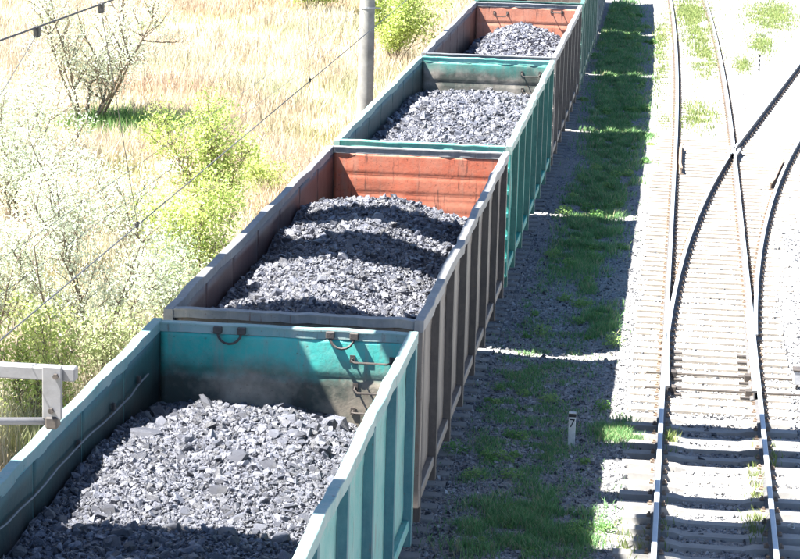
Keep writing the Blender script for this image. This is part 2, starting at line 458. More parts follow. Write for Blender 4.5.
def hat_post(name, z0, z1, wb, wt, d, mat):
    mb = MB(); pr = [(-wb/2, 0), (-wt/2, d), (wt/2, d), (wb/2, 0)]
    v = [(x, y, z) for z in (z0, z1) for x, y in pr]
    mb.add(v, [(0, 1, 2, 3), (7, 6, 5, 4)]+[(j, 4+j, 4+(j+1) % 4, (j+1) % 4) for j in range(4)])
    return mb.mesh(name, mat)

def u_bar(mb, x0, x1, z, y, drop=0.0, r=0.013, out=0.09):
    mb.tube([(x0, y, z), (x0, y-out, z-drop*0.3), (x0+0.04, y-out-0.02, z-drop), (x1-0.04, y-out-0.02, z-drop), (x1, y-out, z-drop*0.3), (x1, y, z)], r, 6)
    for x in (x0, x1): mb.box(x-0.03, x+0.03, y-0.012, y+0.002, z-0.045, z+0.045)

def wheel_mesh():
    mb = MB(); n = 20
    for (xa, xb, ra, rb) in ((0.0, 0.03, 0.505, 0.505), (0.03, 0.135, 0.478, 0.472)):
        v = [(x, r*math.cos(2*PI*k/n), r*math.sin(2*PI*k/n)) for x, r in ((xa, ra), (xb, rb)) for k in range(n)]
        mb.add(v, [(k, (k+1) % n, n+(k+1) % n, n+k) for k in range(n)]+[tuple(reversed(range(n))), tuple(range(n, 2*n))])
    return mb.mesh('wheel', M['dark_steel'])
WHEEL = wheel_mesh()
def frame_mesh():
    mb = MB()
    prof = [(-1.25, 0.42), (-1.05, 0.66), (-0.4, 0.72), (0.4, 0.72), (1.05, 0.66), (1.25, 0.42), (0.95, 0.40), (0.45, 0.24), (-0.45, 0.24), (-0.95, 0.40)]
    v = [(x, a, b) for x in (-0.07, 0.07) for a, b in prof]; k = len(prof)
    mb.add(v, [tuple(range(k)), tuple(reversed(range(k, 2*k)))]+[(j, k+j, k+(j+1) % k, (j+1) % k) for j in range(k)])
    return mb.mesh('side_frame', M['dark_steel'])
SIDEF = frame_mesh()
def coupler_mesh():
    mb = MB(); mb.box(-0.09, 0.09, -0.9, 0.12, -0.10, 0.10, 0, 0.02); mb.box(-0.2, 0.2, 0.10, 0.30, -0.16, 0.16, 0, 0.04)
    return mb.mesh('coupler', M['dark_steel'])
COUP = coupler_mesh()

def make_wagon(idx, yc, label, cat, out, inn, rim, post, endw=None, grabs=(), hooks=(), extra=None, detail=1, ridges=False, side=None):
    """open coal wagon: floor and frame, ribbed sides, end walls, rims, bogies"""
    x0 = bend(yc); ang = math.atan((bend(yc+5)-bend(yc-5))/10)
    root = tag(empty('coal_wagon', (x0, yc, 0), -ang), label, cat, 'open coal wagons coupled in one train')
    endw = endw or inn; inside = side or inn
    xin = 1.445; t = 0.018; NP = 7; pitch = (LEN-0.2)/NP
    # side panels, one sheet between each pair of posts
    for s in (-1, 1):
        for k in range(NP):
            yk = -HALF+0.1+pitch*(k+0.5)
            d = dent_fn(idx*100+k*2+(s > 0), pitch, ZT-ZB, 16 if detail else 6, 0.014)
            f = lambda x, z, d=d: d(x, z)+0.018*math.exp(-((z-1.80)/0.03)**2)*(1 if detail else 0)
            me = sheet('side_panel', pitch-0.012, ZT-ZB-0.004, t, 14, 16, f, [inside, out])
            obj('side_panel', me, root, (s*xin, yk, ZB), -s*PI/2)
        pm = hat_post('post', ZB-0.32, ZT-0.002, 0.17, 0.13, 0.098, post)
        for k in range(NP+1):
            yk = -HALF+0.1+pitch*k
            yk = min(max(yk, -HALF+0.17), HALF-0.17)
            obj('post', pm, root, (s*(xin+t+0.002), yk, 0), -s*PI/2)
        # rim: square tube with a lip, slightly uneven from years of loading
        rr = random.Random(idx*7+(s > 0)); mb = MB()
        prof = [(-0.052, -0.145), (0.052, -0.145), (0.058, -0.135), (0.058, -0.006), (0.050, 0.0), (-0.046, 0.0), (-0.054, -0.006), (-0.054, -0.135)]
        ny = 40
        pa, pb = rr.uniform(0, 6), rr.uniform(0, 6)
        mb.prism(prof, [(s*1.507+rr.gauss(0, 0.005)+0.006*math.sin(i*0.55+pa)+0.004*math.sin(i*1.3+pb), -HALF+LEN*i/ny, 3.5+rr.gauss(0, 0.005)+0.008*math.sin(i*0.8+pb)) for i in range(ny+1)])
        mb.build('rim', rim, root)
        mb = MB(); mb.box(s*1.49-0.05, s*1.49+0.05, -HALF+0.02, HALF-0.02, 1.17, 1.298, 0, 0.01)
        mb.build('sill', out, root)
    # ends
    hw = xin-0.002
    for e in (-1, 1):
        d = dent_fn(idx*31+e, 2*hw, ZT-ZB, 26 if detail else 8, 0.010)
        def f(x, z, d=d, e=e):
            a = d(x, z)
            if ridges: a += 0.012*math.exp(-((z-1.40)/0.03)**2)+0.014*math.exp(-((z-1.72)/0.03)**2)+0.010*math.exp(-((z-1.30)/0.03)**2)+0.008*math.exp(-((z-1.08)/0.04)**2)
            else: a += 0.02*math.exp(-((z-1.62)/0.03)**2)
            return a
        me = sheet('end_wall', 2*hw, ZT-ZB-0.004, t, 44, 52, f, [endw, out])
        ew = obj('end_wall', me, root, (0, e*(HALF-0.115), ZB), 0 if e > 0 else PI)
        mb = MB()
        rr = random.Random(idx*9+e)
        prof = [(-0.05, -0.11), (-0.05, -0.02), (-0.065, -0.018), (-0.065, 0.0), (0.062, 0.0), (0.062, -0.018), (0.05, -0.02), (0.05, -0.11)]
        nxs = 16
        v = []
        for i in range(nxs+1):
            x = -1.447+2.894*i/nxs; dz = rr.gauss(0, 0.004); dy = rr.gauss(0, 0.005)
            v += [(x, e*(HALF-0.07)+a+dy, 3.497+b+dz) for a, b in prof]
        k = len(prof)
        mb.add(v, [(i*k+j, i*k+(j+1) % k, (i+1)*k+(j+1) % k, (i+1)*k+j) for i in range(nxs) for j in range(k)]+[tuple(reversed(range(k))), tuple(nxs*k+j for j in range(k))])
        mb.build('end_beam', rim if idx != 3 else P3b, root)
        for zz in (1.75, 2.3, 2.85, 3.2):
            mb = MB(); mb.box(-1.40, 1.40, -0.05, 0.05, -0.06, 0.06, 0, 0.015)
            mb.build('end_rib', out, root, (0, e*(HALF-0.045), zz))
        for s in (-1, 1):
            mb = MB(); mb.box(s*1.505-0.055, s*1.505+0.055, e*(HALF-0.065)-0.06, e*(HALF-0.065)+0.06, ZB-0.12, ZT-0.006, 0, 0.012)
            mb.build('corner_post', out, root)
            for zz in (1.5, 1.9, 2.3, 2.7, 3.1):                # ladder steps by the corner
                if idx > 2 and ((e < 0 and s > 0) or (e > 0 and s < 0)):
                    mb = MB(); mb.box(-0.06, 0.09, -0.05, 0.03, -0.045, 0.045, 0, 0.012)
                    mb.build('ladder_step', out if idx != 2 else M['dark_steel'], root, (s*1.46, e*(HALF+0.03), zz))
        obj('coupler', COUP, root, (0, e*(HALF-0.02), 0.95), 0 if e > 0 else PI)
    for (gx0, gx1, gz, dr) in grabs:
        mb = MB(); u_bar(mb, gx0, gx1, gz, HALF-0.118, dr); mb.build('grab_iron', M['dark_steel'], root)
    for (hx, hz) in hooks:
        mb = MB()
        pts = [(hx+0.14*math.cos(a), HALF-0.16-0.04*math.sin(-a), hz+0.13*math.sin(a)) for a in np.linspace(-PI, 0, 9)]
        mb.tube(pts, 0.016, 6)
        for sx in (-1, 1): mb.box(hx+sx*0.14-0.05, hx+sx*0.14+0.05, HALF-0.19, HALF-0.117, hz-0.02, hz+0.06, 0, 0.008)
        mb.build('lifting_loop', M['dark_steel'], root)
    mb = MB(); mb.box(-1.42, 1.42, -HALF+0.12, HALF-0.12, 1.22, 1.295); mb.build('floor', M['dark_steel'], root)
    mb = MB(); mb.box(-0.25, 0.25, -HALF+0.3, HALF-0.3, 0.85, 1.218, 0, 0.02); mb.build('underframe', M['dark_steel'], root)
    for by in (-4.33, 4.33):
        b = empty('bogie', (0, by, 0)); b.parent = root
        for s in (-1, 1):
            obj('side_frame', SIDEF, b, (s*1.02, 0, 0))
            for wy in (-0.925, 0.925): obj('wheel', WHEEL, b, (s*0.725, wy, 0.474), 0 if s > 0 else PI)
        for wy in (-0.925, 0.925):
            mb = MB(); mb.tube([(-0.9, wy, 0.474), (0.9, wy, 0.474)], 0.075, 10); mb.build('axle', M['dark_steel'], b)
        mb = MB(); mb.box(-1.2, 1.2, -0.2, 0.2, 0.55, 0.84, 0, 0.03); mb.build('bolster', M['dark_steel'], b)
    if extra: extra(root)
    return root

TEAL = (0.018, 0.36, 0.32); TEALF = (0.08, 0.45, 0.40); OX = (0.47, 0.12, 0.065); OXF = (0.52, 0.19, 0.12)
P1o = paint('teal_outside', (0.08, 0.32, 0.30), (0.18, 0.39, 0.36), rust_amt=0.9, dust=(0.30, 0.37, 0.36))
P1i = paint('teal_inside', TEAL, TEALF, rust_amt=0.5, dust=(0.24, 0.26, 0.24), zdust=(1.55, 1.86), zcol=(0.44, 0.35, 0.28))
P1r = paint('teal_rim', (0.15, 0.30, 0.30), (0.28, 0.38, 0.37), rust_amt=0.75, dust=(0.34, 0.36, 0.34))
P2o = paint('brown_outside', (0.125, 0.108, 0.10), (0.20, 0.172, 0.155), rust_amt=0.75, dust=(0.25, 0.22, 0.195), dust_amt=0.8)
P2p = paint('brown_post', (0.022, 0.020, 0.024), (0.042, 0.037, 0.040), rust_amt=0.2, dust=(0.09, 0.08, 0.075), dust_amt=0.3)
P2i = paint('oxide_inside', OX, OXF, rust_amt=1.1, dust=(0.32, 0.20, 0.15), zdust=(0.2, 0.9), rust=(0.10, 0.05, 0.04))
P2r = paint('grey_rim', (0.15, 0.16, 0.175), (0.23, 0.235, 0.245), rust_amt=0.75, dust=(0.33, 0.31, 0.30))
P3o = paint('green_outside', (0.012, 0.22, 0.19), (0.03, 0.30, 0.26), rust_amt=0.4, dust=(0.12, 0.34, 0.30), dust_amt=0.3)
P3i = paint('green_inside', (0.03, 0.27, 0.23), (0.10, 0.36, 0.31), rust_amt=0.6, dust=(0.27, 0.27, 0.24), zdust=(1.78, 2.12), zcol=(0.40, 0.34, 0.30))
P3r = paint('green_rim', (0.17, 0.31, 0.28), (0.30, 0.38, 0.35), rust_amt=0.4, dust=(0.36, 0.37, 0.34))
P4o = paint('grey_outside', (0.13, 0.115, 0.11), (0.19, 0.165, 0.155), rust_amt=0.3, dust=(0.24, 0.21, 0.19))
P4p = paint('grey_post', (0.045, 0.043, 0.045), (0.075, 0.07, 0.07), rust_amt=0.2, dust=(0.13, 0.12, 0.115))
P4i = paint('oxide_inside_pale', (0.50, 0.17, 0.10), (0.56, 0.25, 0.17), rust_amt=1.0, dust=(0.42, 0.26, 0.2), zdust=(0.2, 1.0), rust=(0.12, 0.05, 0.04))
P5o = paint('dark_green_outside', (0.03, 0.10, 0.085), (0.06, 0.15, 0.13), rust_amt=0.3, dust=(0.18, 0.22, 0.2))
P6o = paint('blue_grey_outside', (0.07, 0.12, 0.14), (0.12, 0.18, 0.20), rust_amt=0.3, dust=(0.2, 0.22, 0.22))
DS = paint('stained_steel', (0.12, 0.09, 0.08), (0.17, 0.13, 0.11), rust_amt=0.8)

P1s = paint('teal_side_shaded', (0.012, 0.075, 0.08), (0.025, 0.11, 0.11), rust_amt=0.6, dust=(0.04, 0.05, 0.05), zdust=(1.5, 2.0), zcol=(0.05, 0.045, 0.045))  # inner side walls: shade painted in as darker teal, plus coal grime
P2s = paint('oxide_side_shaded', (0.065, 0.024, 0.024), (0.10, 0.040, 0.036), rust_amt=0.7, dust=(0.05, 0.035, 0.036), zdust=(1.4, 1.95), zcol=(0.045, 0.04, 0.04))  # oxide darkened to carry the side walls' shade, with coal grime
P3s = paint('green_side_shaded', (0.012, 0.055, 0.06), (0.025, 0.08, 0.085), rust_amt=0.6, dust=(0.045, 0.05, 0.05), zdust=(1.4, 2.0), zcol=(0.045, 0.04, 0.045))  # darker green holds the side walls' shade along with coal grime
P1p = paint('teal_post', (0.008, 0.095, 0.135), (0.02, 0.15, 0.18), rust_amt=0.4, dust=(0.07, 0.18, 0.21))
P3p = paint('green_post', (0.006, 0.085, 0.08), (0.012, 0.12, 0.105), rust_amt=0.15, dust=(0.06, 0.20, 0.18))
P3b = paint('green_beam', (0.10, 0.42, 0.36), (0.22, 0.50, 0.44), rust_amt=0.2, dust=(0.36, 0.52, 0.46))
Y1 = 20.49; PITCHW = 13.92
def rod_on_wall(root):
    mb = MB(); r = random.Random(4)
    mb.tube([(-1.415+0.01*r.random(), -5.5+0.45*k, 3.12+0.02*math.sin(k*0.8)+0.014*r.uniform(-1, 1)-0.006*(k-12)) for k in range(26)], 0.011, 6)
    mb.build('bent_rod', M['bracket'], root)
    for k, yy in enumerate((2.6, 4.1, 5.3)):
        mb = MB(); mb.box(-1.443, -1.40, yy-0.02, yy+0.02, 3.06, 3.15, 0, 0.008); mb.build('wall_bracket', M['dark_steel'], root)
wag = []
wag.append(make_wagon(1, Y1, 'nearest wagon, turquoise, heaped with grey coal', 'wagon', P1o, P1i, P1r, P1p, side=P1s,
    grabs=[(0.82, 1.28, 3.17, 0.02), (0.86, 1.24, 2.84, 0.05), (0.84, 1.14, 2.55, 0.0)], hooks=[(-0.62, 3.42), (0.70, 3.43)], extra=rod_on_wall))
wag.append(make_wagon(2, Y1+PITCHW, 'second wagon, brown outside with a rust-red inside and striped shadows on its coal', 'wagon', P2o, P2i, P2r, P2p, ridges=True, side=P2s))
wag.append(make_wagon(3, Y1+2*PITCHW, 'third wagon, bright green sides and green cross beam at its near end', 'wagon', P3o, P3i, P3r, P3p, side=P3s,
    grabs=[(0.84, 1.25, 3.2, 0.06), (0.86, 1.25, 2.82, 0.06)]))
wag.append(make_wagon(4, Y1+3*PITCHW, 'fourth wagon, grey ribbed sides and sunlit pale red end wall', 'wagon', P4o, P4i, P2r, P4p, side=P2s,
    grabs=[(-0.92, -0.55, 3.22, 0.1), (0.7, 1.0, 3.3, 0.02)]))
wag.append(make_wagon(5, Y1+4*PITCHW, 'dark green wagon just past the pale red end wall', 'wagon', P5o, DS, P5o, P5o, detail=0))
wag.append(make_wagon(7, Y1+6*PITCHW, 'dark wagon beyond the blue-grey one, at the far end of the train', 'wagon', P5o, DS, P5o, P5o, detail=0))
wag.append(make_wagon(6, Y1+5*PITCHW, 'blue-grey wagon, last one showing at the top edge', 'wagon', P6o, DS, P6o, P6o, detail=0))

# ------------------------------------------------------------------ coal loads
def rail_h(i):
    def h(x, y):          # y local to the wagon
        n = 0.10*(vnoise(x, y, 20+i, 1.1)-0.5)+0.07*(vnoise(x, y, 30+i, 2.7)-0.5)
        e = np.abs(x)/1.44
        L = np.clip(-x/1.44, 0, 1); Rr = np.clip(x/1.44, 0, 1)
        if i == 1:
            z = 2.90-0.06*L**2-0.12*Rr**2+0.05*np.exp(-((y-2.2)/1.1)**2)*np.exp(-((x+0.3)/0.9)**2)
            z = z-0.36*np.clip((y-4.3)/2.2, 0, 1)**1.3-0.26*np.clip((x-0.3)/1.0, 0, 1)*np.clip((y-4.0)/2.2, 0, 1)
        elif i == 2:
            z = 3.02+0.20*(1-e**2)-0.02*L-0.16*Rr
            z = z+0.09*np.exp(-((y-2.7)/0.7)**2)*(1-0.6*e)+0.09*np.exp(-((y-0.5)/0.5)**2)-0.07*np.exp(-((y-1.5)/0.5)**2)-0.05*np.exp(-((y+0.9)/0.7)**2)
            z = z-0.75*np.clip((y-3.0)/2.6, 0, 1)
        elif i == 3:
            z = 2.98-0.05*L-0.10*Rr-0.24*np.clip((y-3.5)/3, 0, 1)
        elif i == 4:
            z = 2.42+0.42*(1-e**1.7)*np.exp(-((y-4.3)/2.6)**2)+0.24*(1-e**1.8)
            z = z-0.25*np.clip((y-5.4)/1.0, 0, 1)
        else:
            z = 2.3+0.3*(1-e**1.8)
        return z+n*(1 if i < 3 else 0.7)
    return h
ROCKM = []
for k, (v, f) in enumerate(ROCKS): ROCKM.append(arr_mesh('coal_lump', v, f, M['coal']))
CL = {1: 'grey coal heaped in the nearest turquoise wagon, shadow across its front',
      2: 'coal heap crossed by dark shadow stripes in the rust-red wagon', 3: 'coarse sunlit coal filling the green wagon',
      4: 'coal mound against the pale red end wall of the fourth wagon'}
def coal(i, nsmall, nbig, ylo, smin, sbig):
    yc = Y1+PITCHW*(i-1); h = rail_h(i); x0 = bend(yc)
    xs = np.linspace(-1.43, 1.43, 56); ys = np.linspace(-HALF+0.13, HALF-0.13, 220)
    X, Y = np.meshgrid(xs, ys); Z = h(X, Y)-0.03+0.03*(vnoise(X, Y, 50+i, 9)-0.5)
    V = np.stack([X, Y, Z], -1).reshape(-1, 3); nx = len(xs)
    a = np.arange((nx-1)*(len(ys)-1)); a = (a//(nx-1))*nx+a % (nx-1)
    root = obj('coal_load', arr_mesh('coal_load', V, np.stack([a, a+1, a+nx+1, a+nx], 1), M['coal']), None, (x0, yc, 0))
    tag(root, CL[i], 'coal', 'coal loads in the wagons')
    px = RNG.uniform(-1.40, 1.40, nsmall); py = RNG.uniform(ylo, HALF-0.16, nsmall)
    S = smin*(0.5+RNG.gamma(1.1, 0.5, nsmall)); S = np.minimum(S, smin*4)
    lim = 1.43-S; px = np.clip(px, -lim, lim)
    P = np.stack([px, py, h(px, py)-0.02+S*RNG.uniform(-0.35, 0.35, nsmall)], 1)
    tag(scatter('small_coal', P, S, BITS, M['coal'], root), kind='stuff')
    r = random.Random(i*5)
    for k in range(nbig):
        s = sbig*(0.5+0.9*r.random()**3)
        if k < 9 and i == 1: s = sbig*r.uniform(1.5, 2.6)
        x = r.uniform(-1.42+s, 1.42-s); yy = r.uniform(ylo+0.1, HALF-0.15-s)
        o = obj('coal_lump', ROCKM[r.randrange(len(ROCKM))], root, (x, yy, float(h(x, yy))-s*0.08))
        o.rotation_euler = (r.gauss(0, 0.4), r.gauss(0, 0.4), r.uniform(0, 6.28))
        o.scale = (s*r.uniform(0.85, 1.3), s*r.uniform(0.8, 1.1), s*r.uniform(0.6, 0.95))
coal(1, 34000, 295, -1.6, 0.023, 0.085)
coal(2, 26000, 220, -HALF+0.2, 0.027, 0.075)
coal(3, 13000, 150, -HALF+0.2, 0.034, 0.09)
coal(4, 8000, 60, -HALF+0.2, 0.04, 0.09)

# ------------------------------------------------------------------ overhead line, gantry
def wire(name, pts, r, mat, label, cat='wire', group=None):
    mb = MB(); mb.tube(pts, r, 6); o = mb.build(name, mat, None, sm=True); return tag(o, label, cat, group)
def catline(x, z, y0, y1, n=30, wob=0.0): return [(x+bend(y), y, z+wob*math.sin(y*0.3)) for y in np.linspace(y0, y1, n)]
mess = empty('messenger_wire', (0, 14, 8.0)); tag(mess, 'thin black wire with two clamps crossing the top left corner', 'wire')
mb = MB(); mb.tube([(0, yy-14, 0.05-0.004*(yy-14)) for yy in np.linspace(5, 60, 30)], 0.007, 6); mb.build('cable', M['wire_black'], mess)
for yy in (16.34, 18.2, 28.2):
    mb = MB(); mb.box(-0.02, 0.02, -0.035, 0.035, -0.05, 0.03, 0, 0.008); mb.build('clamp', M['black_paint'], mess, (0, yy-14, 0.03-0.004*(yy-14)))
for (ya, yb) in ((16.34, 10.7), (18.2, 19.45), (28.2, 28.74)):
    mb = MB(); mb.tube([(0, ya-14, 0.0-0.004*(ya-14)), (0, yb-14, -1.88)], 0.0035, 5); mb.build('dropper', M['wire'], mess)
cw = empty('contact_wire', (0, 14, 6.03)); tag(cw, 'grey overhead wire running diagonally above the nearest wagons', 'wire')
mb = MB(); mb.tube([(0, yy-14, 0.009*(yy-14)) for yy in np.linspace(5, 60, 30)], 0.0058, 6); mb.build('cable', M['wire'], cw)
for yy in (19.45, 28.74):
    mb = MB(); mb.box(-0.015, 0.015, -0.03, 0.03, -0.015, 0.03, 0, 0.006); mb.build('clamp', M['black_paint'], cw, (0, yy-14, 0.009*(yy-14)))
wire('feeder_wire', catline(-3.5, 4.03, 4, 110), 0.004, M['wire'], 'faint upper line wire over the silvery shrubs at left')
wire('feeder_wire', catline(-3.5, 3.60, 4, 110), 0.004, M['wire'], 'faint lower line wire over the silvery shrubs at left')

def pole(x, y, h, label, name='concrete_pole'):
    root = tag(empty(name, (x, y, -0.7)), label, 'pole')
    mb = MB(); mb.tube([(0, 0, h*k/8) for k in range(9)], 0.225, 20, r1=0.15); mb.build('shaft', M['pole'], root, sm=True)
    for zz in (4.75, 5.15):
        mb = MB(); mb.tube([(0, 0, zz), (0, 0, zz+0.05)], 0.20, 20); mb.tube([(-0.2, 0, zz+0.02), (0.35, 0, zz+0.02)], 0.015, 6)
        mb.build('band', M['galv'], root)
    return root
pole(-3.41, 60, 10.0, 'grey round concrete pole beside the green wagon')
# bracket of the overhead line, its tip reaching into view from a pole on the left
bk = tag(empty('overhead_bracket', (-3.4, 14.2, -0.7)), 'pale grey steel bracket jutting in at the left edge above the turquoise rim', 'bracket')
mb = MB(); mb.tube([(0, 0, 9.5*k/8) for k in range(9)], 0.225, 16, r1=0.15); mb.build('pole', M['pole'], bk, sm=True)
mb = MB(); mb.box(0.15, 4.22, -0.045, 0.045, 6.80, 6.885, 0, 0.008); mb.build('arm', M['bracket'], bk)
mb = MB(); mb.box(4.02, 4.145, -0.075, -0.046, 6.56, 6.90, 0, 0.008); mb.build('hanger_plate', M['bracket'], bk)
for zz, dx in ((6.84, 0.03), (6.62, 0.0)):
    mb = MB(); mb.tube([(4.08+dx, -0.10, zz), (4.08+dx, -0.06, zz)], 0.018, 6); mb.build('bolt', M['dark_steel'], bk)
mb = MB(); mb.tube([(0.15, 0, 6.30), (4.06, -0.05, 6.545)], 0.024, 8); mb.build('steady_arm', M['bracket'], bk, sm=True)
mb = MB(); mb.box(4.04, 4.12, -0.09, 0.0, 6.50, 6.58, 0, 0.012); mb.build('clip', M['dark_steel'], bk)

# unseen added gantry, beams laid out to throw the stripes on coal, rims and ballast
ZG = 9.0
def gantry():
    root = tag(empty('shadow_gantry', (0, 32, -0.7)), 'unseen steel gantry, its cross beams laid out to cast shadow stripes', 'gantry')
    sy = SUN.y/-SUN.z*ZG
    def beam(ya, yb, xa, xb, name='cross_beam', z=ZG):
        mb = MB(); mb.box(xa, xb, ya-sy-32, yb-sy-32, z+0.7, z+1.0, 0, 0.02); mb.build(name, M['galv'], root)
    for ya, yb in ((36.75, 37.65), (35.25, 36.15), (33.0, 33.6)): beam(ya, yb, -1.8, 14)
    for ya, yb in ((35.6, 37.25), (33.4, 35.0)): beam(ya, yb, -11, -2.1)
    beam(30.95, 31.8, -11, -4.3)
    beam(26.5, 39.4, -2.1, -1.8, 'longitudinal_beam', ZG+0.32)
    beam(30.7, 32.5, -0.9, 14, 'shade_deck'); beam(28.0, 30.25, -11, -2.2, 'shade_deck'); beam(28.0, 30.9, -2.2, -1.15, 'shade_deck')  # decks added only to shade ballast, rims and coal
    beam(27.2, 27.98, -11, -3.0, 'wall_shade_deck')  # deck added to shade the left of the nearest wagon's end wall
    for x in (-10.6, 13.6):
        for yy in (27.5, 37.0):
            mb = MB(); mb.box(x-0.15, x+0.15, yy-sy-32.15, yy-sy-31.85, 0, ZG+0.69, 0, 0.02); mb.build('column', M['galv'], root)
        mb = MB(); mb.box(x-0.13, x+0.13, 26.5-sy-32, 39.5-sy-32, ZG+0.42, ZG+0.69, 0, 0.02); mb.build('longitudinal_beam', M['galv'], root)
    root2 = tag(empty('shadow_bridge', (0, 20, -0.7)), 'unseen narrow bridge added to shade the nearest wagon', 'bridge')  # unseen beam put in to shade the nearest wagon's coal and rim
    mb = MB(); mb.box(-11, 14, 20.65-sy-20, 21.75-sy-20, ZG+0.7, ZG+0.95, 0, 0.02); mb.build('deck', M['galv'], root2)
    for x in (-10.6, 13.6):
        mb = MB(); mb.box(x-0.15, x+0.15, 21.0-sy-20, 21.3-sy-20, 0, ZG+0.69, 0, 0.02); mb.build('column', M['galv'], root2)
gantry()

# ------------------------------------------------------------------ small things by the track
pk = tag(empty('picket_post', (3.03, 36.12, -0.32), 0.03), 'small white post with black top and a 7, beside the shaded gravel', 'marker post')
mb = MB(); mb.box(-0.055, 0.055, -0.045, 0.045, 0, 0.52, 0, 0.008); mb.build('shaft', M['white_paint'], pk)
mb = MB(); mb.box(-0.0565, 0.0565, -0.0465, 0.0465, 0.522, 0.575, 0, 0.006); mb.build('band', M['black_paint'], pk)
mb = MB(); mb.box(-0.058, 0.058, -0.048, 0.048, 0.577, 0.592, 0, 0.004); mb.build('cap', M['white_paint'], pk)
cu = bpy.data.curves.new('numeral', 'FONT'); cu.body = '7'; cu.size = 0.19; cu.extrude = 0.0012; cu.align_x = 'CENTER'
to = bpy.data.objects.new('numeral', cu); COL.objects.link(to)
bpy.context.view_layer.update()
me = bpy.data.meshes.new_from_object(to.evaluated_get(bpy.context.evaluated_depsgraph_get()))
bpy.data.objects.remove(to); me.materials.clear(); me.materials.append(M['black_paint'])
no = obj('numeral', me, pk, (0, -0.0475, 0.365)); no.rotation_euler = (PI/2, 0, 0)
lp = tag(empty('clearance_post', (7.15, 86.3, -0.25)), 'short black and white banded post between the diverging tracks', 'marker post')
for k in range(8):
    mb = MB(); mb.tube([(0, 0, 0.08*k), (0, 0, 0.08*k+0.079)], 0.035, 10); mb.build('band', M['black_paint'] if k % 2 else M['white_paint'], lp)
jb = tag(empty('junction_box', (6.72, 40.3, -0.24)), 'grey cable box on legs by the switch at the right edge', 'junction box')
mb = MB(); mb.box(-0.16, 0.16, -0.12, 0.12, 0.12, 0.36, 0, 0.015); mb.build('case', M['galv'], jb)
mb = MB(); mb.box(-0.175, 0.175, -0.135, 0.135, 0.362, 0.39, 0, 0.008); mb.build('lid', M['dark_steel'], jb)
for lx in (-0.08, 0.08):
    mb = MB(); mb.box(lx-0.02, lx+0.02, -0.03, 0.03, 0, 0.119); mb.build('leg', M['dark_steel'], jb)
def cup(x, y, label, s=1.0):
    mb = MB(); n = 10
    rings = [(0.0, 0.028), (0.0, 0.030), (0.08, 0.040), (0.085, 0.043), (0.082, 0.038), (0.006, 0.026)]
    v = [(r*s*math.cos(2*PI*k/n), r*s*math.sin(2*PI*k/n), z*s) for z, r in rings for k in range(n)]
    mb.add(v, [(i*n+k, i*n+(k+1) % n, (i+1)*n+(k+1) % n, (i+1)*n+k) for i in range(len(rings)-1) for k in range(n)]+[tuple(range(50, 60))])
    o = mb.build('paper_cup', M['white_paint'], None, (x, y, -0.20)); o.rotation_euler = (1.2, 0.3, 0.7)
    tag(o, label, 'cup')
cup(6.2, 32.4, 'crumpled white cup lying right of the near rail', 1.0)
cup(2.25, 37.9, 'crumpled white cup lying in the shaded weeds by the brown wagon', 0.8)

# ------------------------------------------------------------------ vegetation
def blades(name, P, H, W, C, mat, lean=0.35, label=None, cat='grass', parent=None):
    """curved three-sided blades; P base points, H heights, W widths, C colours"""
    n = len(P); a = RNG.uniform(0, 2*PI, n); ln = RNG.uniform(0.05, lean, n)*H; b = RNG.uniform(0, 2*PI, n)
    dx, dy = np.cos(a)*ln, np.sin(a)*ln; wx, wy = np.cos(b)*W/2, np.sin(b)*W/2
    z0 = np.zeros(n)
    V = np.stack([P+np.stack([-wx, -wy, z0], 1), P+np.stack([wx, wy, z0], 1),
                  P+np.stack([dx*0.3-wx*.8, dy*0.3-wy*.8, H*0.55], 1), P+np.stack([dx*0.3+wx*.8, dy*0.3+wy*.8, H*0.55], 1),
                  P+np.stack([dx, dy, H], 1)], 1).reshape(-1, 3)
    o = np.arange(n)[:, None]*5
    F = np.concatenate([o+np.array([[0, 1, 3]]), o+np.array([[0, 3, 2]]), o+np.array([[2, 3, 4]])])
    me = arr_mesh(name, V, F, mat, np.repeat(C, 5, 0))
    return tag(obj(name, me, parent), label, cat, kind='stuff')
def cmix(t, a, b): return np.array(a)[None]*(1-t[:, None])+np.array(b)[None]*t[:, None]

# tall dry grass of the field
n = 210000
fy = 33+RNG.beta(1.0, 1.25, n)*92
left_edge = 4.4-0.315*fy; fx = -3.2-RNG.random(n)*(-3.2-left_edge+1.5)
z = -0.68+0*fx
pn = vnoise(fx, fy, 60, 0.25); pn2 = vnoise(fx, fy, 61, 0.8)
keep = RNG.random(n) < (0.12+0.88*np.clip((pn2-0.15)*1.5, 0, 1))
fx, fy, z, pn, pn2 = fx[keep], fy[keep], z[keep], pn[keep], pn2[keep]; n = len(fx)
g = np.clip((pn-0.55)*3+RNG.normal(0, 0.25, n), 0, 1)
C = cmix(np.clip(RNG.normal(0.5, 0.35, n), 0, 1), (0.56, 0.48, 0.36), (0.68, 0.60, 0.49)); C = C*(1-g[:, None])+np.array([[0.36, 0.42, 0.17]])*g[:, None]
pk3 = np.clip((vnoise(fx, fy, 62, 0.16)-0.45)*4, 0, 1)                 # pinkish stands of old reed
C = C*(1-0.6*pk3[:, None])+np.array([[0.62, 0.47, 0.36]])*0.6*pk3[:, None]
pw = np.clip((vnoise(fx, fy, 63, 0.3)-0.55)*4, 0, 1)                  # bleached patches
C = C*(1-0.5*pw[:, None])+np.array([[0.72, 0.72, 0.58]])*0.5*pw[:, None]
C *= RNG.uniform(0.6, 1.1, n)[:, None]
Hh = (0.35+0.75*pn2)*RNG.uniform(0.5, 1.15, n); Hh = np.where(g > 0.5, Hh*0.6, Hh)
blades('dry_grass', np.stack([fx, fy, z], 1), Hh, 0.010+0.00028*fy*RNG.uniform(0.6, 1.4, n), C, M['grass'], 0.5, 'tall straw-coloured dry grass filling the field at left')

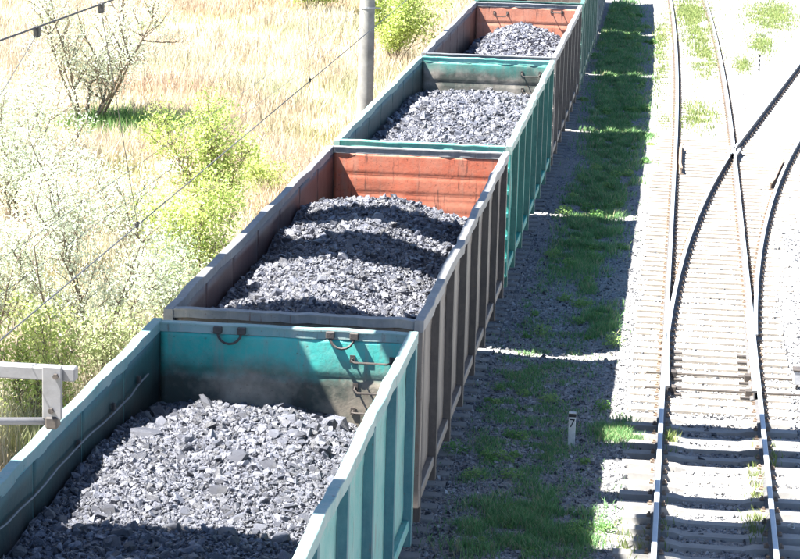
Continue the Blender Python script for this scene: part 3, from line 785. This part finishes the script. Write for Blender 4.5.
# weeds between train and track: (x, y, radius x, radius y, density)
BL = [(2.2, 31.4, .55, 1.1, 1.2), (3.3, 31.5, .5, 1.0, .8), (2.55, 35.6, .35, .8, .35), (3.75, 36.9, .35, .6, .9), (1.75, 34.3, .25, 1.6, .35), (3.1, 33.4, .4, .8, .3),
      (3.15, 44.9, .30, 1.3, 1.1), (2.75, 48.0, .3, 1.0, .5), (2.6, 53.2, .55, 3.4, 1.3), (2.1, 50.5, .35, 2.2, .6), (2.7, 61.0, .6, 4.2, 1.5), (2.2, 58.0, .45, 3, .9),
      (2.6, 68.5, .7, 4.0, 1.6), (2.5, 75, .7, 4, 1.6), (2.4, 82, .7, 4.5, 1.6), (2.1, 90, .8, 5, 1.6), (1.9, 98, .8, 5, 1.6), (1.6, 106, .8, 5, 1.6), (3.4, 69.3, .3, .5, .8), (2.5, 36, .8, 4.5, .45), (2.4, 42, .7, 3, .4), (1.8, 38, .3, 4, .5), (2.6, 32, .8, 1.5, .9), (2.0, 40.5, .3, 1.6, .35), (1.8, 45.5, .2, 3, .35)]
P = []; T = []
for (bx, by, rx, ry, d) in BL:
    k = int(5200*d*max(0.6, rx*ry)); k = min(k, 12000)
    P.append(np.stack([bx+RNG.normal(0, rx*0.55, k), by+RNG.normal(0, ry*0.55, k)], 1)); T.append(np.full(k, d))
P = np.concatenate(P); T = np.concatenate(T)
tuft = vnoise(P[:, 0], P[:, 1], 70, 3.2); keep = (RNG.random(len(P)) < np.clip((tuft-0.22)*2.4, 0, 1)) & (P[:, 0] > 1.15+0*P[:, 1]) & (P[:, 0] < 4.15)
P = P[keep]; T = T[keep]; tuft = tuft[keep]; n = len(P)
C = cmix(np.clip(RNG.normal(0.4, 0.35, n), 0, 1), (0.14, 0.31, 0.11), (0.30, 0.48, 0.22)); C[RNG.random(n) < 0.14] = (0.48, 0.46, 0.28)
blades('green_weeds', np.column_stack([P, bed_z(P[:, 0], P[:, 1])-0.01]), (0.04+0.17*tuft*np.minimum(T, 1.2))*RNG.uniform(0.5, 1.2, n), 0.006+0.00020*P[:, 1]*RNG.uniform(0.7, 1.6, n), C, M['grass'], 0.9, 'green weeds and grass growing along the shaded strip beside the train', 'weeds')

# leafy weed clumps standing among the grass
LV = []; LC = []
for k in range(170):
    bx, by, rx, ry, d = BL[RNG.choice(len(BL), p=np.array([b[3]*b[4] for b in BL])/sum(b[3]*b[4] for b in BL))]
    x0, y0 = bx+RNG.normal(0, rx*0.75), by+RNG.normal(0, ry*0.7)
    if not 1.2 < x0 < 3.9: continue
    R_ = RNG.uniform(0.07, 0.24); q = int(190*R_/0.2); hgt = R_*RNG.uniform(0.5, 1.2)
    u = RNG.normal(size=(q, 3)); u /= np.linalg.norm(u, axis=1)[:, None]; u *= RNG.random(q)[:, None]**0.4
    P = np.stack([x0+u[:, 0]*R_, y0+u[:, 1]*R_, bed_z(x0+u[:, 0]*R_, y0+u[:, 1]*R_)+0.01+np.abs(u[:, 2])*hgt], 1)
    A = RNG.normal(size=(q, 3))*np.array([1, 1, 0.6]); A /= np.linalg.norm(A, axis=1)[:, None]
    B = np.cross(A, RNG.normal(size=(q, 3))); B /= np.linalg.norm(B, axis=1)[:, None]
    S = (0.010+0.00033*y0)*RNG.uniform(0.6, 1.4, q)[:, None]
    LV.append(np.stack([P-A*S, P+B*S*0.5, P+A*S, P-B*S*0.5], 1).reshape(-1, 3))
    g1 = RNG.random(); LC.append(np.repeat(cmix(np.clip(RNG.normal(g1, 0.25, q), 0, 1), (0.13, 0.30, 0.08), (0.36, 0.50, 0.18)), 4, 0))
LV = np.concatenate(LV); LC = np.concatenate(LC)
tag(obj('leafy_weeds', arr_mesh('leafy_weeds', LV, np.arange(len(LV)).reshape(-1, 4), M['leaf'], LC)), 'leafy weed clumps scattered through the shaded strip beside the train', 'weeds', kind='stuff')

TB = [(4.7, 108, .8, 5, 1), (5.0, 74, .55, 3, .7), (4.0, 72.5, .2, 1.5, .5), (6.6, 88, .35, 2.2, .8), (7.4, 95, .5, 4, .7), (8.2, 108, 1.0, 6, .9), (5.3, 89, .5, 5, .4), (5.1, 98, .7, 6, .6), (3.75, 85, .25, 6, .5), (3.6, 97, .3, 6, .6),
      (5.8, 34.5, .12, .9, .5), (4.55, 36.6, .10, .5, .4), (5.75, 32.4, .12, .5, .6), (4.5, 32.0, .1, 1.2, .3), (4.1, 31.2, .25, .5, .4), (6.1, 36.0, .1, .6, .3)]
P = []
for (bx, by, rx, ry, d) in TB:
    k = int(1500*d*max(0.25, rx*ry)); P.append(np.stack([bx+RNG.normal(0, rx*0.6, k), by+RNG.normal(0, ry*0.6, k)], 1))
P = np.concatenate(P); tuft = vnoise(P[:, 0], P[:, 1], 71, 2.5); P = P[RNG.random(len(P)) < np.clip(tuft*1.6-.2, 0, 1)]; n = len(P)
C = cmix(np.clip(RNG.normal(0.5, 0.3, n), 0, 1), (0.16, 0.25, 0.07), (0.33, 0.36, 0.14))
blades('track_weeds', np.column_stack([P, np.full(n, -0.24)]), RNG.uniform(0.06, 0.2, n), 0.008+0.00022*P[:, 1], C, M['grass'], 0.9, 'sparse pale weeds growing between the rails and on the sunlit ballast', 'weeds')

def plant(name, label, cat, loc, h, spread, stems, nleaf, leaf, ca, cb, seed, branchy=4, bare=0.25, group=None, droop=0.2, trunk_r=0.03, clump=0.16, low=0.15):
    """shrub or tree: fan of tapering stems with twigs, leaves gathered in clumps along them"""
    r = random.Random(seed); rg = np.random.default_rng(seed)
    root = tag(empty(name, loc), label, cat, group); mb = MB(); tips = []
    def grow(p, d, length, rad, level):
        pts = [p.copy()]; k = 6; q = p.copy(); dd = d.copy()
        for i in range(k):
            dd = (dd+Vector((r.gauss(0, 0.13), r.gauss(0, 0.13), r.gauss(0.03, 0.08)))).normalized(); q = q+dd*(length/k); pts.append(q.copy())
        mb.tube(pts, rad, 5, r1=rad*0.35, cap=False)
        for i, t in enumerate(pts[1:]):
            f = (i+1)/k
            if level >= 1 or f > bare: tips.append((t, level))
            if level < 2 and f > 0.2:
                for _ in range(branchy if level == 0 else 2):
                    if r.random() < 0.75:
                        s = Vector((r.gauss(0, 1), r.gauss(0, 1), r.gauss(0.35, 0.6))).normalized()
                        grow(t, (dd*0.6+s*0.8).normalized(), length*r.uniform(0.22, 0.42)*(1.15-0.5*f), rad*0.45, level+1)
    for k in range(stems):
        a = 2*PI*k/stems+r.uniform(-.4, .4); o = r.uniform(0.2, 1.0)*spread
        d = Vector((math.cos(a)*o, math.sin(a)*o, 1)).normalized()
        grow(Vector((math.cos(a)*0.06, math.sin(a)*0.06, -0.1)), d, h*r.uniform(0.65, 1.0), trunk_r*r.uniform(0.7, 1.2), 0)
    tr = mb.build('trunk', M['bark'], root, sm=True)
    tp = np.array([t[0][:] for t in tips]); tp = tp[tp[:, 2] > low*h]
    wgt = rg.gamma(0.7, 1.0, len(tp)); wgt /= wgt.sum()                     # some twigs thick with leaves, some nearly bare
    ix = rg.choice(len(tp), nleaf, p=wgt)
    P = tp[ix]+rg.normal(0, clump, (nleaf, 3)); P[:, 2] = np.maximum(P[:, 2], 0.03)
    A = rg.normal(size=(nleaf, 3)); A /= np.linalg.norm(A, axis=1)[:, None]
    B = np.cross(A, rg.normal(size=(nleaf, 3))); B /= np.linalg.norm(B, axis=1)[:, None]
    S = leaf*rg.uniform(0.6, 1.4, nleaf)[:, None]
    V = np.stack([P-A*S, P+B*S*0.45, P+A*S, P-B*S*0.45], 1).reshape(-1, 3)
    F = np.arange(nleaf*4).reshape(-1, 4)
    t = np.clip(rg.normal(0.5, 0.3, nleaf)+0.5*(rg.random(len(tp))[ix]-0.5), 0, 1)
    obj('crown', arr_mesh('crown', V, F, M['leaf'], np.repeat(cmix(t, ca, cb), 4, 0)), root)
    return root
SA, SB = (0.50, 0.56, 0.42), (0.70, 0.74, 0.62)        # silvery leaves
GA, GB = (0.34, 0.44, 0.10), (0.60, 0.67, 0.26)       # fresh green leaves
gS = 'silvery shrubs in the field'; gG = 'green bushes in the field'
Zf = -0.66
plant('silver_tree', 'whitish leafy tree with dark forked trunk and green grass painted as its shadow at its foot', 'tree', (-12.76, 68.8, Zf), 4.7, 1.15, 6, 11000, 0.042, SA, SB, 1, 4, 0.3, None, trunk_r=0.065, clump=0.22)
plant('silver_shrub', 'tall silvery shrub with dark fanning stems left of the two nearest wagons', 'shrub', (-5.81, 41.2, Zf), 3.5, 0.6, 8, 8500, 0.032, SA, SB, 2, 3, 0.3, gS, trunk_r=0.03)
plant('silver_shrub', 'silvery shrub at the left edge just above the grey bracket', 'shrub', (-7.6, 41.5, Zf), 3.0, 0.6, 7, 7000, 0.032, SA, SB, 3, 3, 0.3, gS, trunk_r=0.026)
plant('silver_shrub', 'low silvery shrub beside the rim between turquoise and brown wagons', 'shrub', (-4.9, 43.6, Zf), 2.0, 0.6, 6, 5000, 0.032, SA, (0.40, 0.47, 0.26), 4, 3, 0.3, gS, trunk_r=0.022)
plant('silver_shrub', 'silvery shrub at the left edge with a long bare curved twig', 'shrub', (-10.2, 52.3, Zf), 3.2, 0.6, 6, 7500, 0.036, SA, SB, 5, 3, 0.3, gS, trunk_r=0.028)
plant('silver_shrub', 'silvery shrub in the upper left behind the thin line wires', 'shrub', (-12.9, 60.5, Zf), 3.0, 0.7, 6, 7500, 0.04, SA, SB, 6, 3, 0.3, gS, trunk_r=0.028)
plant('silver_shrub', 'silvery shrub between the tall fanning shrub and the left edge', 'shrub', (-8.3, 48.8, Zf), 2.6, 0.6, 6, 6000, 0.034, SA, SB, 7, 3, 0.3, gS, trunk_r=0.024)
plant('silver_shrub', 'silvery shrub just left of the bright green bush', 'shrub', (-7.3, 50.7, Zf), 2.4, 0.55, 6, 5500, 0.034, SA, SB, 8, 3, 0.3, gS, trunk_r=0.024)
plant('green_bush', 'tall bright green bush standing left of the brown wagon', 'bush', (-6.2, 54.5, Zf), 2.9, 0.42, 8, 8000, 0.042, GA, GB, 9, 4, 0.1, gG, trunk_r=0.024, low=0.05)
plant('green_bush', 'bright green bush close against the brown wagon, left of its striped rim', 'bush', (-5.3, 48.2, Zf), 2.2, 0.55, 8, 6000, 0.04, GA, GB, 10, 4, 0.1, gG, trunk_r=0.02, low=0.03)
plant('green_bush', 'small green bush in dry grass left of the red end wall', 'bush', (-5.6, 58.2, Zf), 1.1, 0.5, 5, 2500, 0.038, GA, GB, 11, 3, 0.1, gG, trunk_r=0.014, low=0.03)
plant('green_bush', 'bright green bush right of the concrete pole', 'bush', (-6.0, 88.0, Zf), 3.0, 0.5, 9, 11000, 0.055, GA, GB, 12, 4, 0.1, gG, trunk_r=0.03, low=0.03)
plant('green_bush', 'green bush at the top edge left of the concrete pole', 'bush', (-11.7, 105, Zf), 2.8, 0.7, 9, 13000, 0.06, GA, GB, 13, 4, 0.1, gG, trunk_r=0.03, low=0.03)
plant('green_bush', 'pale green bush at the top edge, second left of the concrete pole', 'bush', (-15.5, 110, Zf), 2.2, 0.7, 8, 7000, 0.06, GA, GB, 14, 4, 0.1, gG, trunk_r=0.03, low=0.03)
plant('green_bush', 'green bush in the left corner below the grey bracket', 'bush', (-5.6, 36.6, Zf), 1.9, 0.7, 7, 5200, 0.034, GA, GB, 15, 4, 0.1, gG, trunk_r=0.018, low=0.03)
plant('green_bush', 'mixed green bush behind the grey bracket, beside the turquoise rim', 'bush', (-4.9, 38.9, Zf), 1.7, 0.7, 7, 4200, 0.034, (0.34, 0.40, 0.18), (0.54, 0.58, 0.36), 16, 4, 0.1, gG, trunk_r=0.018, low=0.03)
# dark green grass that paints in the tree's shadow
n = 5200
P = np.stack([-11.3+RNG.normal(0, 1.0, n), 69.0+RNG.normal(0, 0.9, n), np.full(n, -0.68)], 1)
blades('tree_shadow_grass', P, RNG.uniform(0.3, 0.75, n), np.full(n, 0.03), cmix(RNG.random(n), (0.10, 0.22, 0.06), (0.22, 0.36, 0.12)), M['grass'], 0.5, 'dark green grass standing for the shadow right of the whitish tree')
